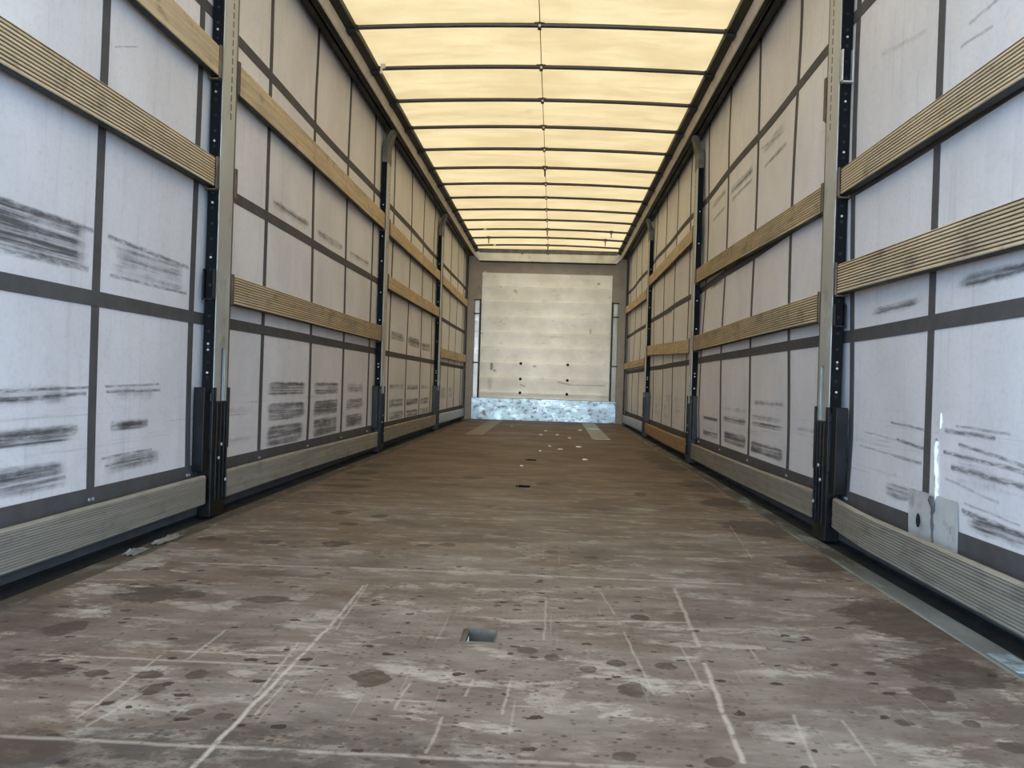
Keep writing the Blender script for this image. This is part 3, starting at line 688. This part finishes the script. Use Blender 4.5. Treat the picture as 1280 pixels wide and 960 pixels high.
# ------------------------------------------------------------------ posts
def build_post(s, Y, label, kpost):
    b = 1.22
    r = empty('support_post', (s*1.235, Y+0.07, 0.0)); tag(r, label, 'post', 'curtain support posts')
    # pale column: inward face with a slot near its foot and a dashed groove high up
    m = MB(); pr = [(s*b, Y), (s*b, Y+.058), (s*(b+.006), Y+.061), (s*(b+.006), Y+.070), (s*b, Y+.073), (s*b, Y+.140), (s*(b+.036), Y+.140), (s*(b+.036), Y)]
    n = len(pr)
    lo, mid, hi = 0.468, 0.685, 2.43
    V = [(x, y, mid) for x, y in pr]+[(x, y, hi) for x, y in pr]
    flat = [(s*b, Y), (s*b, Y+.140), (s*(b+.036), Y+.140), (s*(b+.036), Y)]
    V2 = [(x, y, mid) for x, y in flat]+[(x, y, hi) for x, y in flat]
    m.faces(V2, [(0, 1, 2, 3), (7, 6, 5, 4)]+[(i, (i+1) % 4, 4+(i+1) % 4, 4+i) for i in range(4)])
    m.box(s*b, s*(b+.036), Y, Y+.072, lo, mid); m.box(s*b, s*(b+.036), Y+.112, Y+.140, lo, mid)
    m.build('column', M['galv'], r)
    m = MB(); m.box(s*(b+.012), s*(b+.03), Y+.072, Y+.112, lo, mid); m.build('slot', M['hole'], r)
    m = MB()
    zt = 1.63
    z = zt
    while z < 2.40:
        m.box(s*(b-.0008), s*(b+.003), Y+.088, Y+.097, z, z+.026); z += .038
    m.build('perforated_groove', M['rust'], r)
    m = MB(); m.box(s*(b+.003), s*(b+.036), Y+.141, Y+.163, 0.50, 2.36); m.build('rear_lip', M['rust'] if kpost else M['bracket'], r)
    # punched black channel facing the doors
    m = MB(); m.box(s*(b+.003), s*(b+.044), Y-.014, Y-.0005, 0.50, 2.30, 0.002); ch = m.build('punched_channel', M['channel'], r)
    zz = 0.50
    while zz < 2.28:
        q = MB(); q.tube([(s*(b+.022), Y-.0135, zz), (s*(b+.022), Y-.0155, zz)], 0.0062, 10)
        if kpost == 0: q.build('hole', M['hole'], ch)
        zz += 0.062
    for z in (1.96, 1.71, 1.513, 1.265, 1.045, 0.698, 0.674, 0.582):
        q = MB(); q.tube([(s*(b+.022), Y-.0145, z), (s*(b+.022), Y-.018, z)], 0.0045, 10); q.build('bolt', M['bolt'], ch)
    # black foot sleeve
    m = MB()
    m.box(s*(b-.006), s*(b+.05), Y-.016, Y+.166, 0.27, 0.468, 0.003)
    m.box(s*(b-.006), s*(b+.004), Y-.016, Y+.018, 0.46, 0.523, 0.002); m.box(s*(b-.006), s*(b+.004), Y+.146, Y+.166, 0.46, 0.523, 0.002)
    m.box(s*(b+.006), s*(b+.05), Y-.075, Y-.016, 0.19, 0.523, 0.002)       # side plate behind the bottom board's end
    m.box(s*(b-.004), s*(b+.05), Y-.010, Y+.150, 0.0, 0.275, 0.003)
    for dy in (.025, .065, .105, .135): m.box(s*(b-.009), s*(b-.002), Y+dy, Y+dy+.010, 0.06, 0.46, 0.002)
    m.build('foot_sleeve', M['black'], r)
    for (dy, z) in ((.075, .29), (.050, .235), (.13, .14)):
        q = MB(); q.tube([(s*(b-.008), Y+dy, z), (s*(b-.013), Y+dy, z)], 0.007, 8); q.build('sleeve_bolt', M['galv'], r)
    # top bracket leaning in to the rail
    m = MB(); V = []
    for (z, x0, x1, y0, y1) in ((2.30, b-.002, b+.045, Y-.016, Y+.145), (2.42, b-.004, b+.045, Y-.010, Y+.135), (2.52, b-.030, b+.010, Y+.02, Y+.12), (2.562, b-.045, b-.010, Y+.02, Y+.12)):
        V += [(s*x0, y0, z), (s*x1, y0, z), (s*x1, y1, z), (s*x0, y1, z)]
    F = [(3, 2, 1, 0), (12, 13, 14, 15)]
    for k in range(3):
        for j in range(4): F.append((k*4+j, k*4+(j+1) % 4, k*4+4+(j+1) % 4, k*4+4+j))
    m.faces(V, F); m.build('top_bracket', M['bracket'], r)
    return r
def add_pocket(post, s, Y, side, z0, z1, mat, name='board_pocket'):
    """a U-shaped pocket on the post's side that takes a board's end; side -1 towards the doors, +1 away"""
    b = 1.22; m = MB()
    ya, yb = (Y-.0375, Y-.0165) if side < 0 else (Y+.1645, Y+.1865)
    m.box(s*(b-.002), s*(b+.0045), ya, yb, z0-.006, z1+.006, 0.001)
    m.box(s*(b+.0045), s*(b+.046), ya, yb, z0-.012, z0-.006); m.box(s*(b+.0375), s*(b+.044), ya, yb, z0-.006, z1+.006)
    return m.build(name, mat, post)

ORD = ('nearest', 'second', 'farthest')
posts = {}
for s, side in ((-1, 'left'), (1, 'right')):
    for k, Y in enumerate(POST_Y):
        posts[(s, k)] = build_post(s, Y, f'{ORD[k]} galvanised post with black foot sleeve on the {side} curtain wall', k)

# ------------------------------------------------------------------ boards slotted between the posts
def board_profile(s, h, ribs, t=0.024, xin=1.225, dep=0.0045, r=0.003):
    """closed profile (x offset inwards positive z up), ribs on the inner face; returns (points, groove flags)"""
    P = []; G = []
    if ribs:
        n = ribs; pitch = (h-2*r)/n
        P.append((xin, r)); G.append(0)
        for i in range(n):
            z = r+i*pitch
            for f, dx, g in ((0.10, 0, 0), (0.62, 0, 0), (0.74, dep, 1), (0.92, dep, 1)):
                P.append((xin+dx, z+f*pitch)); G.append(g)
        P.append((xin, h-r)); G.append(0)
    else:
        P += [(xin, r), (xin, h*.5), (xin, h-r)]; G += [0, 0, 0]
    P += [(xin+r, h), (xin+t-r, h), (xin+t, h-r), (xin+t, r), (xin+t-r, 0), (xin+r, 0)]; G += [0]*6
    return [(s*x, z) for x, z in P], G
def build_board(name, s, y0, y1, za, zb, h, ribs, mat, label, group, xf=None, cat='board', dep=0.0045, r=0.003):
    prof, G = board_profile(s, h, ribs, dep=dep, r=r)
    rnd = random.Random(int(y0*100+za*1000+s*7)); ph = rnd.uniform(0, 6)
    ys = list(np.linspace(y0, y1, 28))
    def off(t, y):
        dx = xf(y) if xf else 0.0018*math.sin(t*math.pi*1.3+ph)
        return (s*dx, za+(zb-za)*t+0.0025*math.sin(t*5+ph))
    m = MB(); m.extrude_y(prof, ys, off)
    o = m.build(name, mat, None, loc=(s*1.237, (y0+y1)/2, min(za, zb)))
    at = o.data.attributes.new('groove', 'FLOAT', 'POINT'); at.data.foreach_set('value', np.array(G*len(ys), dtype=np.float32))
    tag(o, label, cat, group)
    if cat == 'board' and name == 'side_board':      # black strip added to darken the board's underside
        q = MB(); q.extrude_y([(s*(xin_+.001), 0.0), (s*(xin_+.001), -.0035), (s*(xin_+.0275), -.0035), (s*(xin_+.0275), 0.0)], ys, off); q.build('dark_underside_strip', M['rail_black'], o)
    return o
xin_ = 1.225
Y1a, Y1b = 0.15, 3.372
SEC = [(Y1a, 3.371), (3.598, 6.771), (6.998, 10.171), (10.398, 13.44)]
side_n = {-1: 'left', 1: 'right'}
UP = 'slatted boards across the curtain walls'; LOWB = 'bottom boards along the floor'
sn = ('rearmost', 'second', 'third', 'farthest')
def lab(kind, s, i):
    ex = {0: 'nearest the camera', 1: 'past the nearest post', 2: 'past the second post', 3: 'beside the front wall'}[i]
    return f'{kind} on the {side_n[s]} side, {ex}'
B = [  # side, bay, z at near end, z at far end, height, ribs, material, kind
    (-1, 0, 1.766, 1.766, .119, 0, 'wood_plain', 'upper smooth weathered wooden board'), (-1, 0, 1.313, 1.324, .115, 10, 'wood', 'lower ribbed weathered wooden board'),
    (-1, 1, 1.767, 1.765, .126, 0, 'wood_plain', 'upper smooth weathered wooden board'), (-1, 1, .877, .884, .118, 10, 'wood', 'lower ribbed weathered wooden board'),
    (-1, 2, 1.761, 1.759, .112, 0, 'wood_plain', 'upper smooth weathered wooden board'), (-1, 2, 1.322, 1.334, .108, 0, 'wood_plain', 'lower smooth weathered wooden board'),
    (-1, 3, 1.752, 1.745, .110, 0, 'wood_plain', 'upper smooth weathered wooden board'), (-1, 3, .866, .880, .114, 0, 'wood_plain', 'lower smooth weathered wooden board'),
    (1, 0, 1.315, 1.343, .100, 9, 'wood', 'upper ribbed weathered wooden board'), (1, 0, .895, .964, .112, 10, 'wood', 'lower ribbed weathered wooden board'),
    (1, 1, 1.322, 1.401, .108, 9, 'wood', 'upper ribbed sloping wooden board'), (1, 1, .872, .877, .114, 10, 'wood', 'lower ribbed weathered wooden board'),
    (1, 2, 1.764, 1.760, .112, 0, 'wood_plain', 'upper smooth weathered wooden board'), (1, 2, .867, .950, .111, 0, 'wood_plain', 'lower smooth sloping wooden board'),
    (1, 3, 1.644, 1.700, .112, 0, 'wood_plain', 'upper smooth sloping wooden board'), (1, 3, .842, .842, .094, 0, 'wood_plain', 'lower smooth weathered wooden board')]
for s, i, za, zb, h, ribs, mt, kind in B:
    y0, y1 = SEC[i]
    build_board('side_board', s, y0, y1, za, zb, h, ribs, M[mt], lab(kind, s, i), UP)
    if i > 0: add_pocket(posts[(s, i-1)], s, POST_Y[i-1], 1, za, za+h, M['rust'])
    if i < 3: add_pocket(posts[(s, i)], s, POST_Y[i], -1, zb, zb+h, M['rust'])
def bulge(y):
    return 0.014-0.040*min(1, max(0, (3.40-y)/0.45))**0.7*(1.0-0.25*max(0, (2.2-y)/2.2))
LB = [(-1, 0, 'wood_low', 14, 'grey finely ribbed bottom board', .052, .053), (-1, 1, 'wood_low', 0, 'greyish smooth bottom board', .053, .046), (-1, 2, 'wood_low', 0, 'brownish bottom board', .056, .060), (-1, 3, 'alu_board', 0, 'silvery bottom board', .058, .045),
      (1, 0, 'wood_low', 12, 'bowed ribbed bottom board', .043, .055), (1, 1, 'wood_low', 14, 'straight finely ribbed bottom board', .056, .035), (1, 2, 'wood_orange', 0, 'orange-brown wooden bottom board', .046, .040), (1, 3, 'alu_board', 0, 'silvery bottom board', .040, .025)]
for s, i, mt, ribs, kind, za, zb in LB:
    y0, y1 = SEC[i]
    build_board('bottom_board', s, y0, y1, za, zb, .118 if i < 2 else .122, ribs, M[mt], lab(kind, s, i).replace('on the', 'at the foot of the'), LOWB, xf=bulge if (s, i) == (1, 0) else None, dep=0.0020 if (s, i) != (1, 0) else 0.0035, r=0.007)
# empty pockets
add_pocket(posts[(-1, 0)], -1, POST_Y[0], -1, .885, .99, M['black'], 'empty_pocket'); add_pocket(posts[(-1, 0)], -1, POST_Y[0], 1, 1.325, 1.44, M['rust'], 'empty_pocket')
add_pocket(posts[(1, 0)], 1, POST_Y[0], -1, .845, .915, M['black'], 'empty_pocket'); add_pocket(posts[(1, 0)], 1, POST_Y[0], -1, 1.79, 1.90, M['galv'], 'empty_pocket')
add_pocket(posts[(1, 0)], 1, POST_Y[0], 1, 1.70, 1.86, M['rust'], 'empty_pocket')

# ------------------------------------------------------------------ roof bows
def make_bow():
    r = empty('roof_bow', (0, 0, 2.64))
    xs = np.linspace(-1.082, 1.082, 31)
    m = MB(); m.tube([(x, 0, 2.6395+crown(x)) for x in xs], 0.0135, 10); m.build('bow_tube', M['bow'], r)
    for s in (-1, 1):
        m = MB(); m.box(s*1.070, s*1.128, -.040, .040, 2.602, 2.6185, 0.003); m.box(s*1.066, s*1.084, -.018, .018, 2.6185, 2.652, 0.002); m.build('end_slider', M['rail_black'], r)
    m = MB(); m.box(-.03, .03, -.015, .015, 2.650+.022, 2.650+.0285, 0.001); m.box(-.010, .012, -.016, .016, 2.642, 2.681, 0.002); m.build('centre_clip', M['clip'], r)
    m = MB(); m.tube([(0.002, -.016, 2.656), (0.002, -.022, 2.656)], 0.0075, 10); m.build('clip_button', M['whiteclip'], r)
    return r
ordn = ('first', 'second', 'third', 'fourth', 'fifth', 'sixth', 'seventh', 'eighth', 'ninth', 'tenth', 'eleventh', 'twelfth', 'thirteenth')
bow0 = make_bow()
for k, y in enumerate(BOW_Y):
    b = bow0 if k == 0 else copy_tree(bow0)
    b.location = (0, y, 2.64)
    lbl = f'grey tubular roof bow, {ordn[k]} counted from the top of the photo'
    if k == 12: lbl = 'grey tubular roof bow right in front of the pale header beam'
    if k == 1: lbl = 'grey tubular roof bow with a white fitting at its left end, second from the top'
    if k == 5: lbl = 'grey tubular roof bow with one peg hanging mid-span, sixth from the top'
    tag(b, lbl, 'roof bow', 'roof bows under the tarpaulin')
    pegs = {5: [0.0], 10: [0.0, 0.86], 11: [-0.84, 0.82], 12: [0.0]}.get(k, [])
    for x in pegs:
        m = MB(); zt = 2.640+crown(x); m.tube([(x, y, zt-.010), (x, y, zt-.045), (x+.002, y, zt-.085)], [.010, .007, .006], 8); m.build('hanging_peg', M['clip'], b)
        m = MB(); m.box(x-.022, x+.022, y-.016, y+.016, zt-.016, zt+.016, .003); m.build('peg_collar', M['clip'], b)
    for x in {10: [-0.84], 12: [-0.80]}.get(k, []):
        m = MB(); zt = 2.640+crown(x); m.box(x-.02, x+.02, y-.016, y+.016, zt-.016, zt+.016, .003); m.build('collar', M['whiteclip'], b)
    if k == 1:
        m = MB(); m.box(-1.062, -1.030, y-.03, y-.012, 2.632, 2.665, .003); m.tube([(-1.055, y-.022, 2.632), (-1.058, y-.024, 2.600)], .009, 8); m.build('white_end_fitting', M['whiteclip'], b)
m = MB(); m.tube([(0.002, yy, 2.6600+crown(0)-.004) for yy in np.linspace(0.1, 13.45, 40)], 0.0026, 6)
tc = m.build('tie_cord', M['cord'], CEIL); tc['label'] = 'thin tan cord along the middle'

# ------------------------------------------------------------------ front wall fittings
r = empty('bulkhead_panel', (0, 13.58, 0.34)); tag(r, 'large white panel with horizontal ridges on the front wall', 'wall panel')
ridge = [2.11, 1.875, 1.64, 1.395, 1.155, .916, .678, .439]
zs = []
top = 2.305
edges = [top]+ridge+[0.345]
m = MB()
prof = []
for a, b_ in zip(edges[:-1], edges[1:]):
    hgt = a-b_
    for f, d in ((0.0, 0.003), (0.055, 0.030), (0.09, 0.032), (0.30, 0.020), (0.65, 0.008), (0.985, 0.003)):
        prof.append((a-f*hgt, d))
prof.append((edges[-1], 0.006))
rnd = random.Random(3); xs = np.linspace(-1.016, 1.016, 34); V = []; F = []
for z, d in prof:
    for x in xs: V.append((x, 13.592-d-0.0035*math.sin(x*5+z*9)*math.sin(z*4+x), z))
nx = len(xs)
for j in range(len(prof)-1):
    for i in range(nx-1):
        a = j*nx+i; F.append((a, a+nx, a+nx+1, a+1))
m.faces(V, F, True)
m.box(-1.016, 1.016, 13.5925, 13.5995, .345, 2.305)
m.build('ridged_sheet', M['liner'], r, recalc=False)
for x in (-0.372, 0.362):
    for z in (.892, .650, .432):
        q = MB(); q.tube([(x, 13.585, z), (x, 13.552, z)], [.024, .022], 12); q.build('dark_bolt', M['hole'], r)
q = MB(); q.box(-.99, -.96, 13.565, 13.59, 2.285, 2.318, .003); q.build('corner_fixing', M['whiteclip'], r)

m = MB(); xs = np.linspace(-1.125, 1.12, 40); zl = np.linspace(.004, .338, 12); V = []; F = []
rnd = random.Random(8)
for z in zl:
    for x in xs: V.append((x, 13.545-rnd.uniform(0, .004)-.003*math.sin(x*6+z*10), z))
for j in range(11):
    for i in range(39): a = j*40+i; F.append((a, a+1, a+41, a+40))
m.faces(V, F, True); m.box(-1.125, 1.12, 13.552, 13.566, .004, .338)
kp = m.build('kick_plate', M['kick'], None, loc=(0, 13.55, 0.0), recalc=False); tag(kp, 'bright scuffed zinc kick plate along the foot of the front wall', 'kick plate')

for s, nm in ((-1, 'left'), (1, 'right')):
    r = empty('slotted_rail', (s*1.07, 13.58, .345)); tag(r, f'grey vertical slotted rail on the front wall, {nm} of the white panel', 'rail')
    m = MB(); m.box(s*1.045, s*1.115, 13.565, 13.598, .345, 1.86, .003); m.build('rail_face', M['plate_pale'] if s > 0 else M['alu_board'], r)
    m = MB(); m.box(s*1.019, s*1.044, 13.540, 13.598, .345, 1.885, .003); m.build('rail_edge', M['rail_dark'], r)
    for z in (1.87, 1.655, .888):
        q = MB(); q.box(s*1.02, s*1.135, 13.552, 13.564, z-.010, z+.010, .002); q.build('cross_pin', M['rail_dark'], r)

# ------------------------------------------------------------------ floor fittings and litter
def build_recess(yc, label, frame, loop):
    r = empty('floor_recess', (-.0055, yc, 0)); tag(r, label, 'floor recess', 'lashing recesses along the middle of the floor')
    x0, x1, y0, y1 = -.046, .035, yc-.051, yc+.051
    m = MB(); t = .004
    m.box(x0+.0005, x0+.014, y0+.0005, y1-.0005, -.012, -.001); m.box(x1-t, x1-.0005, y0+.0005, y1-.0005, -.06, .0012); m.box(x0+.014, x1-t, y1-t, y1-.0005, -.06, .0012); m.box(x0+.014, x1-t, y0+.0005, y0+t, -.06, .0012); m.box(x0+.0005, x0+t, y0+.0005, y1-.0005, -.06, .0012)
    m.build('recess_frame', frame, r)
    m = MB(); m.box(x0+t, x1-t, y0+t, y1-t, -.06, -.056); m.build('recess_floor', M['channel'] if frame is M['bracket'] else M['hole'], r)
    m = MB(); m.tube([(-.024, yc-.02, -.054), (-.018, yc+.01, -.034), (.006, yc+.014, -.034), (.016, yc-.01, -.054)], .005, 8); m.build('lashing_loop', loop, r)
build_recess(RECESS_Y[0], 'small rectangular steel recess sunk into the floor near the camera', M['bracket'], M['sill'])
build_recess(RECESS_Y[1], 'second dark floor recess counted from the camera, seen as a thin slot', M['channel'], M['channel'])  # far recesses: dark frame and black floor put their shade into the colour
build_recess(RECESS_Y[2], 'third and farthest dark floor recess, seen as a tiny thin slot', M['channel'], M['channel'])

def plate(x0, x1, y0, y1, skew, mat, label):
    m = MB(); V = [(x0, y0, .0005), (x1, y0, .0005), (x1+skew, y1, .0005), (x0+skew, y1, .0005)]; V += [(x, y, .005) for x, y, _ in V]
    m.faces(V, [(0, 1, 2, 3), (4, 7, 6, 5), (0, 4, 5, 1), (1, 5, 6, 2), (2, 6, 7, 3), (3, 7, 4, 0)])
    o = m.build('floor_plate', mat, None, loc=((x0+x1)/2, (y0+y1)/2, 0)); tag(o, label, 'floor plate'); return o
plate(-.805, -.610, 9.55, 13.2, 0, M['plate_dull'], 'dull brownish floor strip ahead of the kick plate on the left')
plate(.588, .780, 9.40, 13.3, .012, M['plate_pale'], 'pale grey floor strip ahead of the kick plate on the right')
m = MB(); m.box(.625, .765, 11.35, 11.75, .0055, .0075); tag(m.build('metal_offcut', M['kick'], None, loc=(.69, 11.55, .0055)), 'small shiny piece of metal lying on the pale right floor strip', 'metal piece')
m = MB(); V = [(1.143, 1.86, -.004), (1.199, 1.86, -.0045), (1.199, 1.985, -.0045), (1.143, 1.985, -.004)]; V += [(a, b_, c+.004) for a, b_, c in V]
m.faces(V, [(0, 1, 2, 3), (4, 7, 6, 5), (0, 4, 5, 1), (1, 5, 6, 2), (2, 6, 7, 3), (3, 7, 4, 0)])
tag(m.build('sill_plate', M['kick'], None, loc=(1.171, 1.92, -.004)), 'shiny pale plate set on the right sill at the photo edge', 'plate')

def crumple(name, loc, sx, sy, sz, mat, seed, label, cat, group=None):
    rnd = random.Random(seed); n = 7; V = []; F = []
    for j in range(n):
        for i in range(n):
            u, v = i/(n-1)-.5, j/(n-1)-.5
            e = 1 - .25*rnd.random()
            V.append((loc[0]+u*sx*e, loc[1]+v*sy*e, loc[2]+.0005+abs(rnd.gauss(0, .35))*sz*(1-1.2*max(abs(u), abs(v)))+0.0))
    T = [(x, y, z+.0012) for x, y, z in V]
    for j in range(n-1):
        for i in range(n-1):
            a = j*n+i; F.append((a, a+n, a+n+1, a+1)); F.append(tuple(n*n+q for q in (a, a+1, a+n+1, a+n)))
    ring = [i for i in range(n)]+[j*n+n-1 for j in range(1, n)]+[(n-1)*n+i for i in range(n-2, -1, -1)]+[j*n for j in range(n-2, 0, -1)]
    for k in range(len(ring)):
        a, b_ = ring[k], ring[(k+1) % len(ring)]; F.append((a, b_, b_+n*n, a+n*n))
    m = MB(); m.faces(V+T, F); o = m.build(name, mat, None, loc=loc); tag(o, label, cat, group); return o
crumple('film_scrap', (-1.175, 2.70, -.004), .045, .13, .026, M['scrap'], 5, 'nearer crumpled scrap of grey film under the left bottom board', 'scrap')
crumple('film_scrap', (-1.172, 2.92, -.004), .045, .20, .028, M['scrap'], 6, 'farther crumpled scrap of grey film under the left bottom board', 'scrap')
chips = [(0.022, 9.836), (0.069, 10.715), (0.213, 9.948), (0.341, 9.425), (0.507, 11.186), (0.129, 8.096), (0.224, 7.739), (0.049, 7.472), (0.399, 8.122), (0.409, 6.742), (-0.057, 6.034), (-0.39, 11.63)]
rnd = random.Random(11)
proto = None
for k, (x, y) in enumerate(chips):
    if proto is None:
        m = MB(); pts = [(math.cos(a)*(.05 if a % 2 < 1 else .035), math.sin(a)*.05) for a in (0, .9, 2.0, 3.0, 4.1, 5.3)]
        V = [(x+a, y+b_, .0008) for a, b_ in pts]+[(x+a*.85, y+b_*.85, .009) for a, b_ in pts]
        m.faces(V, [tuple(range(5, -1, -1)), tuple(range(6, 12))]+[(i, (i+1) % 6, 6+(i+1) % 6, 6+i) for i in range(6)])
        o = proto = m.build('wood_chip', M['chip'], None, loc=(x, y, 0))
    else:
        o = proto.copy(); COL.objects.link(o); o.location = (x, y, 0)
    o.rotation_euler = (0, 0, rnd.uniform(0, 6)); q = rnd.uniform(.25, .6); o.scale = (q*1.1, q, 1)
    tag(o, 'tiny pale wood chip scattered on the brown floor ahead of the kick plate', 'wood chip', 'wood chips on the far floor')
